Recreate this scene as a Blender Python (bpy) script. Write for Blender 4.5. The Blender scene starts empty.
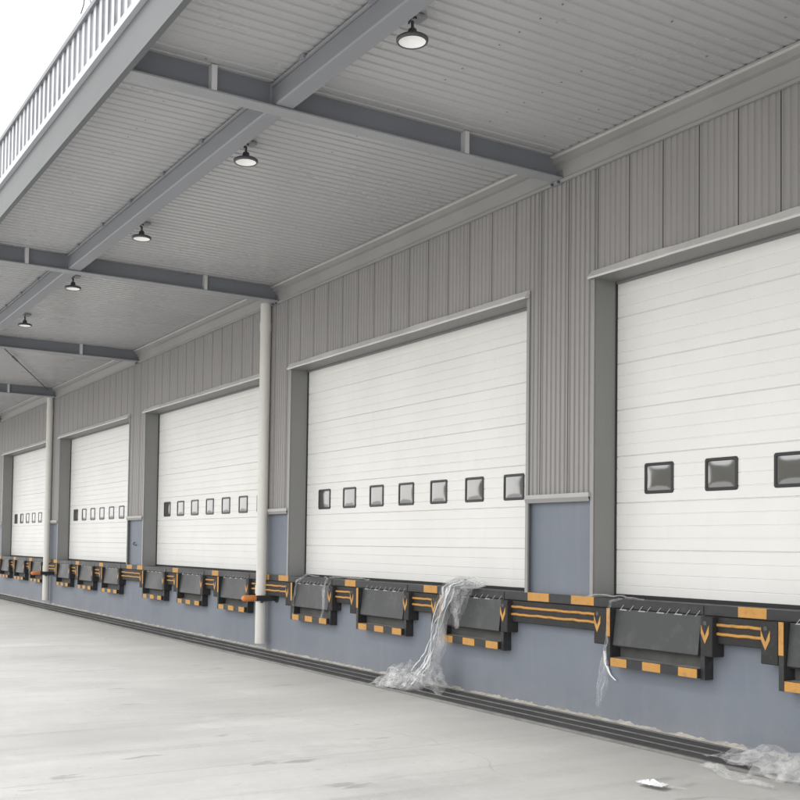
import bpy, math, random
from mathutils import Vector, Matrix, noise
random.seed(7)
scene = bpy.context.scene
COL = scene.collection

# ------------------------------------------------------------------ measured layout (metres)
S = 6.2927                 # bay spacing along the wall (x)
XL = -7.399                # left edge of the opening of the first door
DW = 5.3138                # door opening width
HEAD = 4.19                # door head height
SILL = 1.155               # dock platform height
REV = 0.235                # depth of the door reveal
ZB = 2.094                 # top of the blue lower wall
XB = -7.86                 # first canopy beam
SOF = 5.515                # soffit height
BBOT = 5.285               # beam underside
EY = -4.54                 # canopy front edge
X0, X1 = -52.0, 9.0
NB = 5                     # bays in view
LW, LP = 1.0865, 1.833     # leveller width / pitch
WP, WW, WZ0, WZ1 = 0.704, 0.347, 2.126, 2.411


# ------------------------------------------------------------------ materials
def new_mat(name):
    m = bpy.data.materials.new(name)
    m.use_nodes = True
    nt = m.node_tree
    b = nt.nodes['Principled BSDF']
    return m, nt, b


def N(nt, t, **kw):
    n = nt.nodes.new(t)
    for k, v in kw.items():
        if k in n.inputs.keys():
            n.inputs[k].default_value = v
        else:
            setattr(n, k, v)
    return n


def L(nt, a, b):
    nt.links.new(a, b)


def coords(nt, scale=(1, 1, 1)):
    tc = N(nt, 'ShaderNodeNewGeometry')
    mp = N(nt, 'ShaderNodeMapping')
    mp.inputs['Scale'].default_value = scale
    L(nt, tc.outputs['Position'], mp.inputs['Vector'])
    return mp.outputs['Vector']


def noise_fac(nt, vec, scale, detail=5, rough=0.6, lo=0.3, hi=0.7):
    n = N(nt, 'ShaderNodeTexNoise', Scale=scale, Detail=detail, Roughness=rough)
    L(nt, vec, n.inputs['Vector'])
    r = N(nt, 'ShaderNodeMapRange', clamp=True)
    r.inputs['From Min'].default_value = lo
    r.inputs['From Max'].default_value = hi
    L(nt, n.outputs['Fac'], r.inputs['Value'])
    return r.outputs['Result']


def mixc(nt, fac, a, b, blend='MIX'):
    m = N(nt, 'ShaderNodeMix', data_type='RGBA', blend_type=blend)
    for sock, v in ((m.inputs['Factor'], fac), (m.inputs['A'], a), (m.inputs['B'], b)):
        pass
    ins = {'f': m.inputs[0], 'a': m.inputs[6], 'b': m.inputs[7]}
    for key, v in (('f', fac), ('a', a), ('b', b)):
        if isinstance(v, (int, float)):
            ins[key].default_value = v
        elif isinstance(v, tuple):
            ins[key].default_value = v if len(v) == 4 else v + (1,)
        else:
            L(nt, v, ins[key])
    return m.outputs[2]


def mult(nt, a, k):
    m = N(nt, 'ShaderNodeMath', operation='MULTIPLY')
    for i, v in enumerate((a, k)):
        if isinstance(v, (int, float)):
            m.inputs[i].default_value = v
        else:
            L(nt, v, m.inputs[i])
    return m.outputs[0]


def bump(nt, b, h, strength=0.2, dist=0.01):
    bp = N(nt, 'ShaderNodeBump', Strength=strength, Distance=dist)
    L(nt, h, bp.inputs['Height'])
    L(nt, bp.outputs['Normal'], b.inputs['Normal'])


def paint(name, col, rough=0.5, var=0.12, scale=1.5, metal=0.0, stretch=(1, 1, 1), spec=0.5, dirt=None, dirt_amt=0.3, bumpy=0.0):
    """painted surface with uneven tone, fine grain and optional dirt"""
    m, nt, b = new_mat(name)
    v = coords(nt, stretch)
    f = noise_fac(nt, v, scale, 6, 0.65)
    dark = tuple(c * (1 - var) for c in col)
    lite = tuple(min(1, c * (1 + var)) for c in col)
    c = mixc(nt, f, dark, lite)
    if dirt:
        d = noise_fac(nt, v, scale * 3.1, 8, 0.7, 0.52, 0.78)
        c = mixc(nt, mult(nt, d, dirt_amt), c, dirt)
    L(nt, c, b.inputs['Base Color'])
    b.inputs['Metallic'].default_value = metal
    b.inputs['Specular IOR Level'].default_value = spec
    rr = N(nt, 'ShaderNodeMapRange')
    rr.inputs['To Min'].default_value = max(0.05, rough - 0.08)
    rr.inputs['To Max'].default_value = min(1, rough + 0.1)
    L(nt, f, rr.inputs['Value'])
    L(nt, rr.outputs['Result'], b.inputs['Roughness'])
    if bumpy:
        g = N(nt, 'ShaderNodeTexNoise', Scale=scale * 14, Detail=4)
        L(nt, v, g.inputs['Vector'])
        bump(nt, b, g.outputs['Fac'], bumpy, 0.01)
    return m


def make_concrete():
    m, nt, b = new_mat('yard_concrete')
    v1 = coords(nt, (1, 1, 1))
    vs = coords(nt, (1.7, 0.42, 1))           # wheel tracks run in and out of the docks
    big = noise_fac(nt, v1, 0.28, 6, 0.6, 0.35, 0.68)
    trk = noise_fac(nt, vs, 0.7, 8, 0.72, 0.42, 0.74)
    fine = noise_fac(nt, v1, 9.0, 8, 0.75, 0.3, 0.7)
    spot = noise_fac(nt, coords(nt, (1.0, 0.45, 1)), 1.9, 7, 0.62, 0.60, 0.76)
    c = mixc(nt, big, (0.50, 0.497, 0.48), (0.65, 0.646, 0.626))
    c = mixc(nt, mult(nt, trk, 0.6), c, (0.38, 0.378, 0.366))
    c = mixc(nt, mult(nt, spot, 0.5), c, (0.33, 0.33, 0.315))
    c = mixc(nt, mult(nt, fine, 0.32), c, (0.42, 0.412, 0.395))
    scuff = noise_fac(nt, coords(nt, (3.0, 0.7, 1)), 1.5, 6, 0.62, 0.635, 0.675)
    c = mixc(nt, mult(nt, scuff, 0.6), c, (0.25, 0.248, 0.24))
    pale = noise_fac(nt, coords(nt, (1.2, 0.75, 1)), 1.1, 8, 0.72, 0.56, 0.7)
    c = mixc(nt, mult(nt, pale, 0.4), c, (0.74, 0.735, 0.715))
    dot = noise_fac(nt, v1, 16.0, 3, 0.6, 0.70, 0.74)
    c = mixc(nt, mult(nt, dot, 0.55), c, (0.25, 0.245, 0.235))
    wv = N(nt, 'ShaderNodeTexNoise', Scale=0.8, Detail=4)
    L(nt, v1, wv.inputs['Vector'])
    wadd = N(nt, 'ShaderNodeVectorMath', operation='MULTIPLY_ADD')
    wadd.inputs[1].default_value = (0.9, 0.9, 0)
    L(nt, wv.outputs['Color'], wadd.inputs[0])
    L(nt, v1, wadd.inputs[2])
    vo = N(nt, 'ShaderNodeTexVoronoi', feature='DISTANCE_TO_EDGE', Scale=0.33)
    L(nt, wadd.outputs[0], vo.inputs['Vector'])
    ck = N(nt, 'ShaderNodeMapRange', clamp=True)
    ck.inputs['From Min'].default_value = 0.004
    ck.inputs['From Max'].default_value = 0.0
    L(nt, vo.outputs['Distance'], ck.inputs['Value'])
    ckm = noise_fac(nt, v1, 0.5, 2, 0.5, 0.48, 0.6)
    c = mixc(nt, mult(nt, mult(nt, ck.outputs['Result'], ckm), 0.45), c, (0.2, 0.2, 0.19))
    tyre = noise_fac(nt, coords(nt, (2.2, 0.10, 1)), 1.5, 4, 0.55, 0.54, 0.64)
    tm = noise_fac(nt, coords(nt, (0.6, 0.35, 1)), 0.9, 4, 0.6, 0.42, 0.6)
    tg = noise_fac(nt, v1, 22, 4, 0.7, 0.25, 0.6)
    c = mixc(nt, mult(nt, mult(nt, mult(nt, tyre, tm), tg), 0.42), c, (0.24, 0.24, 0.232))
    # saw-cut joints across and along the yard
    geo = N(nt, 'ShaderNodeNewGeometry')
    sep = N(nt, 'ShaderNodeSeparateXYZ')
    L(nt, geo.outputs['Position'], sep.inputs[0])

    def joint(out, period, off):
        a = N(nt, 'ShaderNodeMath', operation='ADD')
        a.inputs[1].default_value = off
        L(nt, out, a.inputs[0])
        pp = N(nt, 'ShaderNodeMath', operation='PINGPONG')
        pp.inputs[1].default_value = period / 2
        L(nt, a.outputs[0], pp.inputs[0])
        lt = N(nt, 'ShaderNodeMath', operation='LESS_THAN')
        lt.inputs[1].default_value = 0.005
        L(nt, pp.outputs[0], lt.inputs[0])
        return lt.outputs[0]
    j = N(nt, 'ShaderNodeMath', operation='MAXIMUM')
    L(nt, joint(sep.outputs['X'], 6.0, 1.05), j.inputs[0])
    j.inputs[1].default_value = 0.0
    c = mixc(nt, mult(nt, j.outputs[0], 0.4), c, (0.12, 0.12, 0.115))
    # gradually darker towards the drain
    g = N(nt, 'ShaderNodeMapRange', clamp=True)
    g.inputs['From Min'].default_value = -3.6
    g.inputs['From Max'].default_value = -0.8
    L(nt, sep.outputs['Y'], g.inputs['Value'])
    c = mixc(nt, mult(nt, g.outputs['Result'], 0.42), c, (0.42, 0.412, 0.385))
    L(nt, c, b.inputs['Base Color'])
    rr = N(nt, 'ShaderNodeMapRange')
    rr.inputs['To Min'].default_value = 0.5
    rr.inputs['To Max'].default_value = 0.85
    L(nt, big, rr.inputs['Value'])
    L(nt, rr.outputs['Result'], b.inputs['Roughness'])
    bump(nt, b, fine, 0.25, 0.006)
    return m


def make_blue():
    m, nt, b = new_mat('blue_wall_paint')
    v = coords(nt)
    big = noise_fac(nt, v, 0.8, 6, 0.6)
    streak = noise_fac(nt, coords(nt, (3.2, 1, 0.35)), 1.6, 6, 0.65, 0.5, 0.8)
    c = mixc(nt, big, (0.172, 0.194, 0.234), (0.212, 0.235, 0.274))
    c = mixc(nt, mult(nt, streak, 0.3), c, (0.27, 0.285, 0.31))
    spot = noise_fac(nt, v, 4.5, 8, 0.7, 0.62, 0.8)
    c = mixc(nt, mult(nt, spot, 0.35), c, (0.13, 0.14, 0.16))
    geo = N(nt, 'ShaderNodeNewGeometry')
    sep = N(nt, 'ShaderNodeSeparateXYZ')
    L(nt, geo.outputs['Position'], sep.inputs[0])
    g = N(nt, 'ShaderNodeMapRange', clamp=True)
    g.inputs['From Min'].default_value = 0.35
    g.inputs['From Max'].default_value = 0.0
    L(nt, sep.outputs['Z'], g.inputs['Value'])
    d = mult(nt, g.outputs['Result'], noise_fac(nt, v, 2.2, 6, 0.7, 0.3, 0.75))
    c = mixc(nt, mult(nt, d, 0.5), c, (0.33, 0.32, 0.30))
    drip = noise_fac(nt, coords(nt, (9, 1, 0.5)), 1.3, 4, 0.6, 0.58, 0.72)
    hi = N(nt, 'ShaderNodeMapRange', clamp=True)
    hi.inputs['From Min'].default_value = 0.1
    hi.inputs['From Max'].default_value = 0.8
    L(nt, sep.outputs['Z'], hi.inputs['Value'])
    c = mixc(nt, mult(nt, mult(nt, drip, hi.outputs['Result']), 0.22), c, (0.12, 0.125, 0.135))
    scf = noise_fac(nt, coords(nt, (1.2, 1, 4.5)), 3.2, 5, 0.7, 0.66, 0.74)
    c = mixc(nt, mult(nt, scf, 0.3), c, (0.075, 0.08, 0.09))
    L(nt, c, b.inputs['Base Color'])
    b.inputs['Roughness'].default_value = 0.62
    n2 = N(nt, 'ShaderNodeTexNoise', Scale=26, Detail=5)
    L(nt, v, n2.inputs['Vector'])
    bump(nt, b, n2.outputs['Fac'], 0.15, 0.008)
    return m


def make_film():
    m, nt, b = new_mat('clear_plastic_film')
    v = coords(nt)
    b.inputs['Base Color'].default_value = (0.86, 0.87, 0.87, 1)
    b.inputs['Roughness'].default_value = 0.18
    b.inputs['Specular IOR Level'].default_value = 0.9
    n = N(nt, 'ShaderNodeTexNoise', Scale=9, Detail=2, Roughness=0.5, Distortion=1.0)
    L(nt, v, n.inputs['Vector'])
    bump(nt, b, n.outputs['Fac'], 0.35, 0.02)
    f = noise_fac(nt, coords(nt, (1.6, 1.6, 0.7)), 5, 3, 0.6, 0.45, 0.72)
    # a film is denser where it is seen edge on
    lw = N(nt, 'ShaderNodeLayerWeight', Blend=0.35)
    pw = N(nt, 'ShaderNodeMath', operation='POWER')
    L(nt, lw.outputs['Facing'], pw.inputs[0])
    pw.inputs[1].default_value = 2.0
    sm = N(nt, 'ShaderNodeMath', operation='MULTIPLY_ADD')
    L(nt, pw.outputs[0], sm.inputs[0])
    sm.inputs[1].default_value = 0.62
    L(nt, mult(nt, f, 0.28), sm.inputs[2])
    r = N(nt, 'ShaderNodeMapRange', clamp=True)
    r.inputs['To Min'].default_value = 0.06
    r.inputs['To Max'].default_value = 0.85
    L(nt, sm.outputs[0], r.inputs['Value'])
    tr = N(nt, 'ShaderNodeBsdfTransparent')
    mx = N(nt, 'ShaderNodeMixShader')
    L(nt, r.outputs['Result'], mx.inputs[0])
    L(nt, tr.outputs[0], mx.inputs[1])
    L(nt, b.outputs[0], mx.inputs[2])
    L(nt, mx.outputs[0], nt.nodes['Material Output'].inputs['Surface'])
    return m


def make_pane():
    m, nt, b = new_mat('window_acrylic')
    b.inputs['Base Color'].default_value = (0.045, 0.044, 0.04, 1)
    b.inputs['Roughness'].default_value = 0.1
    b.inputs['IOR'].default_value = 2.6
    v = coords(nt)
    n = N(nt, 'ShaderNodeTexNoise', Scale=4.5, Detail=1, Distortion=0.3)
    L(nt, v, n.inputs['Vector'])
    bump(nt, b, n.outputs['Fac'], 0.2, 0.02)
    return m


def make_door():
    m, nt, b = new_mat('door_white_enamel')
    v = coords(nt)
    f = noise_fac(nt, v, 0.9, 5, 0.6)
    c = mixc(nt, f, (0.785, 0.775, 0.745), (0.84, 0.833, 0.81))
    s = noise_fac(nt, coords(nt, (2.5, 1, 0.5)), 2.3, 7, 0.7, 0.55, 0.85)
    c = mixc(nt, mult(nt, s, 0.16), c, (0.55, 0.53, 0.48))
    L(nt, c, b.inputs['Base Color'])
    b.inputs['Roughness'].default_value = 0.45
    n = N(nt, 'ShaderNodeTexNoise', Scale=60, Detail=3)
    L(nt, v, n.inputs['Vector'])
    bump(nt, b, n.outputs['Fac'], 0.06, 0.004)
    return m


M = {}
M['concrete'] = make_concrete()
M['blue'] = make_blue()
M['clad'] = paint('wall_cladding_grey', (0.318, 0.306, 0.298), 0.48, 0.06, 0.9, stretch=(2, 1, 0.4), dirt=(0.25, 0.22, 0.2), dirt_amt=0.2)
M['clad_seam'] = paint('cladding_joint', (0.17, 0.162, 0.158), 0.7, 0.05)
M['reveal'] = paint('reveal_grey', (0.232, 0.232, 0.228), 0.5, 0.06, 1.2)
M['flash'] = paint('flashing_pale_grey', (0.62, 0.605, 0.58), 0.35, 0.1, 3.0)
M['ledge_sheet'] = paint('ledge_sheet_grey', (0.45, 0.44, 0.42), 0.5, 0.1, 3.0)
M['trim'] = paint('cornice_grey', (0.31, 0.304, 0.295), 0.42, 0.08, 1.4)
M['soffit'] = paint('soffit_sheet_grey', (0.455, 0.453, 0.457), 0.28, 0.05, 0.45, stretch=(1, 0.5, 1))
M['beam'] = paint('beam_blue_grey', (0.22, 0.229, 0.255), 0.5, 0.07, 1.3)
M['beam_lite'] = paint('beam_flange_grey', (0.34, 0.345, 0.36), 0.45, 0.07, 1.3)
M['tube'] = paint('tube_grey', (0.27, 0.277, 0.298), 0.42, 0.06, 1.0)
M['plate'] = paint('stiffener_grey', (0.66, 0.66, 0.66), 0.45, 0.06, 2.0)
M['edge'] = paint('canopy_edge_grey', (0.13, 0.137, 0.14), 0.6, 0.05, 0.5)
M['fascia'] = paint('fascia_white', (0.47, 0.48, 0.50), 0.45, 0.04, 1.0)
M['fascia_valley_shade'] = paint('fascia_valley_shade_grey', (0.23, 0.238, 0.258), 0.5, 0.4, 2.0)  # darker than the ridges: the ribs' light and shade painted in
M['cap'] = paint('fascia_cap_grey', (0.2, 0.205, 0.22), 0.5, 0.1, 2.0)
M['door'] = make_door()
M['seal'] = paint('rubber_seal', (0.03, 0.03, 0.03), 0.75, 0.1, 3)
M['winframe'] = paint('window_frame_black', (0.022, 0.022, 0.024), 0.4, 0.1, 4)
M['pane'] = make_pane()
M['black'] = paint('black_steel', (0.028, 0.028, 0.03), 0.5, 0.2, 4, dirt=(0.12, 0.115, 0.11), dirt_amt=0.35)
M['rubber'] = paint('bumper_rubber', (0.024, 0.023, 0.023), 0.7, 0.2, 5, dirt=(0.1, 0.1, 0.1), dirt_amt=0.3, bumpy=0.2)
M['lip'] = paint('leveller_lip_grey', (0.05, 0.052, 0.054), 0.5, 0.15, 2.2, dirt=(0.2, 0.2, 0.195), dirt_amt=0.25)
M['ledge'] = paint('dusty_steel', (0.27, 0.265, 0.25), 0.8, 0.3, 5)
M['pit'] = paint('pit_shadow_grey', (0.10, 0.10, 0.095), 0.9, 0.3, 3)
M['yellow'] = paint('safety_yellow', (0.56, 0.285, 0.07), 0.6, 0.1, 5, dirt=(0.16, 0.11, 0.07), dirt_amt=0.7)
M['lug'] = paint('hinge_steel', (0.36, 0.36, 0.36), 0.45, 0.2, 6)
M['pipe'] = paint('pipe_cream_pvc', (0.70, 0.685, 0.635), 0.4, 0.06, 2.0, stretch=(1, 1, 0.4), dirt=(0.42, 0.39, 0.34), dirt_amt=0.25)
M['orange'] = paint('orange_cap', (0.72, 0.25, 0.07), 0.5, 0.1, 6)
M['iron'] = paint('drain_iron', (0.06, 0.059, 0.057), 0.65, 0.3, 3.0, stretch=(0.5, 3, 1), dirt=(0.22, 0.21, 0.2), dirt_amt=0.45)
M['rail'] = paint('drain_rail', (0.2, 0.197, 0.19), 0.6, 0.3, 3.0, dirt=(0.1, 0.1, 0.1), dirt_amt=0.4)
M['sand'] = paint('sand_mortar', (0.45, 0.425, 0.375), 0.9, 0.25, 9, bumpy=0.4)
M['lamp_body'] = paint('lamp_black', (0.085, 0.086, 0.092), 0.45, 0.1, 4)
M['conduit'] = paint('conduit_grey', (0.33, 0.34, 0.36), 0.5, 0.1, 4)
M['film'] = make_film()
M['glint_strand'] = paint('film_glint', (0.62, 0.63, 0.635), 0.25, 0.25, 6)  # pale strips standing in for glints on the film
M['bag'] = paint('white_plastic', (0.86, 0.87, 0.88), 0.35, 0.06, 8)

lm, nt, b = new_mat('lamp_diffuser')
b.inputs['Base Color'].default_value = (0.86, 0.85, 0.83, 1)
b.inputs['Roughness'].default_value = 0.5
nz = noise_fac(nt, coords(nt), 20, 2)
L(nt, mixc(nt, nz, (0.84, 0.83, 0.81), (0.88, 0.87, 0.85)), b.inputs['Base Color'])
b.inputs['Emission Color'].default_value = (1, 0.97, 0.93, 1)
b.inputs['Emission Strength'].default_value = 0.22
M['lens'] = lm


# ------------------------------------------------------------------ mesh helper
class MB:
    def __init__(self):
        self.v, self.f, self.m, self.mats, self.sm = [], [], [], [], []

    def mi(self, mat):
        if mat not in self.mats:
            self.mats.append(mat)
        return self.mats.index(mat)

    def face(self, pts, mat, smooth=False):
        i = len(self.v)
        self.v += [tuple(p) for p in pts]
        self.f.append(tuple(range(i, i + len(pts))))
        self.m.append(self.mi(mat))
        self.sm.append(smooth)

    def grid(self, rows, mat, smooth=False, close=False):
        i0 = len(self.v)
        n = len(rows[0])
        for r in rows:
            self.v += [tuple(p) for p in r]
        k = self.mi(mat)
        for a in range(len(rows) - 1):
            for c in range(n if close else n - 1):
                d = (c + 1) % n
                self.f.append((i0 + a * n + c, i0 + a * n + d, i0 + (a + 1) * n + d, i0 + (a + 1) * n + c))
                self.m.append(k)
                self.sm.append(smooth)

    def box(self, a, b, mat, bev=0.0):
        x0, y0, z0 = (min(a[i], b[i]) for i in range(3))
        x1, y1, z1 = (max(a[i], b[i]) for i in range(3))
        if bev <= 0:
            P = [(x0, y0, z0), (x1, y0, z0), (x1, y1, z0), (x0, y1, z0), (x0, y0, z1), (x1, y0, z1), (x1, y1, z1), (x0, y1, z1)]
            i = len(self.v)
            self.v += P
            for q in ((3, 2, 1, 0), (4, 5, 6, 7), (0, 1, 5, 4), (1, 2, 6, 5), (2, 3, 7, 6), (3, 0, 4, 7)):
                self.f.append(tuple(i + t for t in q))
                self.m.append(self.mi(mat))
                self.sm.append(False)
            return
        e = bev
        # chamfered box: three slabs of an octagonal profile
        prof = lambda ex: [(x0 + e, y0 + ex), (x1 - e, y0 + ex), (x1 - ex, y0 + e), (x1 - ex, y1 - e), (x1 - e, y1 - ex), (x0 + e, y1 - ex), (x0 + ex, y1 - e), (x0 + ex, y0 + e)]
        rows = []
        for z, ex in ((z0, e), (z0 + e, 0), (z1 - e, 0), (z1, e)):
            rows.append([(x, y, z) for x, y in prof(ex)])
        self.grid(rows, mat, close=True)
        self.face(rows[0][::-1], mat)
        self.face(rows[-1], mat)

    def tube(self, path, r, mat, n=12, caps=True, smooth=True):
        rows = []
        P = [Vector(p) for p in path]
        R = r if isinstance(r, (list, tuple)) else [r] * len(P)
        ref = None
        for i, p in enumerate(P):
            t = (P[min(i + 1, len(P) - 1)] - P[max(i - 1, 0)]).normalized()
            if ref is None:
                ref = t.orthogonal().normalized()
            ref = (ref - t * ref.dot(t)).normalized()
            bb = t.cross(ref)
            rows.append([p + (ref * math.cos(a) + bb * math.sin(a)) * R[i] for a in [2 * math.pi * k / n for k in range(n)]])
        self.grid(rows, mat, smooth=smooth, close=True)
        if caps:
            self.face(rows[0][::-1], mat)
            self.face(rows[-1], mat)

    def lathe(self, prof, mat, c=(0, 0, 0), n=28, smooth=True):
        rows = [[(c[0] + r * math.cos(2 * math.pi * k / n), c[1] + r * math.sin(2 * math.pi * k / n), c[2] + z) for k in range(n)] for r, z in prof]
        self.grid(rows, mat, smooth=smooth, close=True)

    def build(self, name, parent=None, **props):
        me = bpy.data.meshes.new(name)
        me.from_pydata(self.v, [], self.f)
        for mm in self.mats:
            me.materials.append(M[mm])
        me.polygons.foreach_set('material_index', self.m)
        me.polygons.foreach_set('use_smooth', self.sm)
        me.update()
        o = bpy.data.objects.new(name, me)
        COL.objects.link(o)
        if parent:
            o.parent = parent
        for k, v in props.items():
            o[k] = v
        return o


def empty(name, loc=(0, 0, 0), **props):
    o = bpy.data.objects.new(name, None)
    o.empty_display_size = 0.2
    COL.objects.link(o)
    o.location = loc
    for k, v in props.items():
        o[k] = v
    return o


def copy_tree(o, parent=None):
    c = o.copy()
    COL.objects.link(c)
    if parent:
        c.parent = parent
    for ch in list(o.children):
        copy_tree(ch, c)
    return c


def box(name, a, b, mat, parent=None, bev=0.0, **props):
    mb = MB()
    mb.box(a, b, mat, bev)
    return mb.build(name, parent, **props)


def xl(k):
    return XL - k * S


# ------------------------------------------------------------------ ground, drain, sand
mb = MB()
mb.face([(-400, -400, 0), (400, -400, 0), (400, 400, 0), (-400, 400, 0)], 'concrete')
mb.build('ground', kind='structure')

drain = empty('drain_channel', (0, -0.4, 0), label='long dark iron drain channel in the concrete along the foot of the blue wall', category='drain')
# covers lie in three narrow runs between four rails
runs = [(-0.10, -0.27), (-0.30, -0.47), (-0.50, -0.67)]
for ya, yb in runs:
    mb = MB()
    x = X0
    while x < X1:
        ln = 0.98
        dz = random.uniform(-0.002, 0.003)
        mb.box((x + 0.006, ya - 0.4 * 0, 0.004), (x + ln - 0.006, yb, 0.018 + dz), 'iron')
        x += ln
    o = mb.build('drain_cover', drain)
    o.location = (0, 0.4, 0)
for ya, yb in ((-0.07, -0.098), (-0.272, -0.298), (-0.472, -0.498), (-0.672, -0.70)):
    mb = MB()
    mb.box((X0, ya, 0.003), (X1, yb, 0.024), 'rail')
    o = mb.build('drain_rail', drain)
    o.location = (0, 0.4, 0)

# ragged sand and mortar left along the wall foot
mb = MB()
x = X0
rows = []
while x < X1:
    far = x < -20
    w = 0.035 + 0.022 * noise.noise(Vector((x * 3.1, 0, 0))) + 0.02 * noise.noise(Vector((x * 11, 3, 0)))
    h = 0.03 + 0.02 * noise.noise(Vector((x * 4.2, 9, 0))) + 0.02 * noise.noise(Vector((x * 17, 5, 0)))
    h = max(0.006, h)
    rows.append([(x, -max(0.012, w) - 0.012, 0.002), (x, -max(0.01, w) * 0.6, h * 0.75), (x, 0.004, h * 1.25)])
    x += 0.12 if far else 0.03
mb.grid(rows, 'sand')
mb.build('sand', kind='stuff', label='thin ragged line of sand along the foot of the blue wall', category='sand')

# ------------------------------------------------------------------ warehouse
wh = empty('warehouse', (0, 0, 0), label='long grey clad warehouse front with blue lower wall and five white loading doors', category='warehouse')

spans = [(xl(k), xl(k) + DW) for k in range(NB)]          # openings
piers = []
edges = sorted(spans)
prev = X0
for a, b_ in edges:
    piers.append((prev, a))
    prev = b_
piers.append((prev, X1))

mb = MB()
mb.box((X0, 0, -0.2), (X1, 0.5, 1.07), 'blue')
for a, b_ in piers:
    mb.box((a, 0.0005, 1.0705), (b_, 0.5, ZB), 'blue')
mb.build('lower_wall', wh)


# cladding: ribbed sheet profile, deep joint every third rib
def clad_profile(xa, xb, rib):
    per = 0.405
    out = []
    k0 = math.floor((xa - XL) / per) - 1
    k = k0
    while True:
        b0 = XL + 0.02 + k * per
        if b0 > xb:
            break
        seq = [(0.003, 0.0), (0.010, 0.018), (0.017, 0.0)]     # joint
        for j in range(6):
            s = j * 0.0672
            seq += [(s + 0.024, 0.0), (s + 0.031, rib), (s + 0.050, rib), (s + 0.057, 0.0)]
        for dx, dy in seq:
            xx = b0 + dx
            if xa < xx < xb:
                out.append((xx, -0.045 + dy, dx < 0.02 and dy > 0.01))
        k += 1
    out.sort()
    return [(xa, -0.045, False)] + out + [(xb, -0.045, False)]


mb = MB()


def clad(xa, xb, za, zb, rib):
    pr = clad_profile(xa, xb, rib)
    for (p, q) in zip(pr[:-1], pr[1:]):
        mat = 'clad_seam' if (p[2] or q[2]) else 'clad'
        mb.face([(p[0], p[1], za), (q[0], q[1], za), (q[0], q[1], zb), (p[0], p[1], zb)], mat)
    mb.face([(xa, -0.045, za), (xa, 0.1, za), (xb, 0.1, za), (xb, -0.045, za)], 'clad')


for a, b_ in piers:
    clad(a, b_, ZB + 0.03, SOF, 0.014)
for k in range(NB):
    clad(xl(k), xl(k) + DW, HEAD, SOF, 0.009)
mb.box((X0, 0.1, HEAD), (X1, 0.5, SOF), 'clad')
for a, b_ in piers:
    mb.box((a, 0.1, ZB), (b_, 0.5, HEAD), 'clad')
mb.build('wall_cladding', wh)

for a, b_ in piers:
    mb = MB()
    mb.box((a + 0.01, -0.085, ZB + 0.012), (b_ - 0.04, -0.0005, ZB + 0.052), 'ledge_sheet')
    mb.face([(a + 0.01, -0.085, ZB + 0.012), (b_ - 0.04, -0.085, ZB + 0.012), (b_ - 0.04, -0.07, ZB - 0.03), (a + 0.01, -0.07, ZB - 0.03)], 'trim')
    mb.build('wall_ledge', wh)

# cornice flashing where the wall meets the soffit (three folds)
mb = MB()
prof = [(-0.047, 5.245), (-0.075, 5.245), (-0.078, 5.275), (-0.055, 5.29), (-0.085, 5.42), (-0.125, 5.43), (-0.13, 5.49), (-0.165, 5.495), (-0.168, SOF - 0.004)]
x = X0
rows = []
while x <= X1 + 0.01:
    rows.append([(x, y + 0.004 * noise.noise(Vector((x * 0.8, y * 9, 0))), z + 0.004 * noise.noise(Vector((x * 0.5, 4, z * 3)))) for y, z in prof])
    x += 0.5
for j in range(len(prof) - 1):
    mb.grid([[r[j], r[j + 1]] for r in rows], 'flash' if j == 6 else 'trim')  # one top fold in the paler colour, a painted highlight line
mb.build('cornice', wh)

# door surrounds
for k in range(NB):
    a, b_ = spans[NB - 1 - k] if False else (xl(k), xl(k) + DW)
    mb = MB()
    zb = 1.075
    # reveal: jambs, head
    for x, s in ((a, 1), (b_, -1)):
        mb.face([(x + s * 0.002, -0.05, zb), (x + s * 0.002, REV, zb), (x + s * 0.002, REV, HEAD), (x + s * 0.002, -0.05, HEAD)], 'reveal')
        mb.box((x - s * 0.038, -0.062, SILL), (x + s * 0.002, -0.046, HEAD + 0.03), 'trim')
    mb.face([(a, -0.05, HEAD - 0.002), (a, REV, HEAD - 0.002), (b_, REV, HEAD - 0.002), (b_, -0.05, HEAD - 0.002)], 'reveal')
    ds = mb.build('door_surround', wh)
    mb = MB()
    n = 42
    rows = []
    for i in range(n + 1):
        x = a - 0.03 + (DW + 0.06) * i / n
        w1 = 0.010 * noise.noise(Vector((x * 1.7, k * 7.3, 0))) + 0.006 * noise.noise(Vector((x * 6, k, 3)))
        rows.append([(x, -0.047, HEAD + 0.085 + w1), (x, -0.075, HEAD + 0.075 + w1), (x, -0.118 + w1, HEAD + 0.004), (x, -0.112 + w1, HEAD - 0.014), (x, -0.05, HEAD - 0.006)])
    for j in range(4):
        mb.grid([[r[j], r[j + 1]] for r in rows], 'flash' if j < 3 else 'reveal')
    mb.face(rows[0], 'flash')
    mb.face(rows[-1][::-1], 'flash')
    mb.build('lintel_flashing', ds)

# platform edge: black angle with yellow warning blocks
mb = MB()
mb.box((X0, -0.06, 1.0715), (X1, 0.0, SILL), 'black')
for k in range(NB):
    a = xl(k)
    mb.box((a, 0.0, SILL - 0.02), (a + DW, 0.6, SILL - 0.001), 'black')
    segs = [(-0.93, -0.61), (-0.29, 0.02)]
    for g in (0, 1):
        c = DW / 2 + (g - 0.5) * LP + 0.06
        segs.append((c - 0.135, c + 0.135))
    for s, e in segs:
        mb.box((a + s, -0.0625, 1.075), (a + e, -0.03, SILL + 0.0025), 'yellow')
for s, e in ((-0.93 + S, -0.61 + S),):
    mb.box((XL + s, -0.0625, 1.075), (XL + e, -0.03, SILL + 0.0025), 'yellow')
mb.build('platform_edge', wh)

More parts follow.
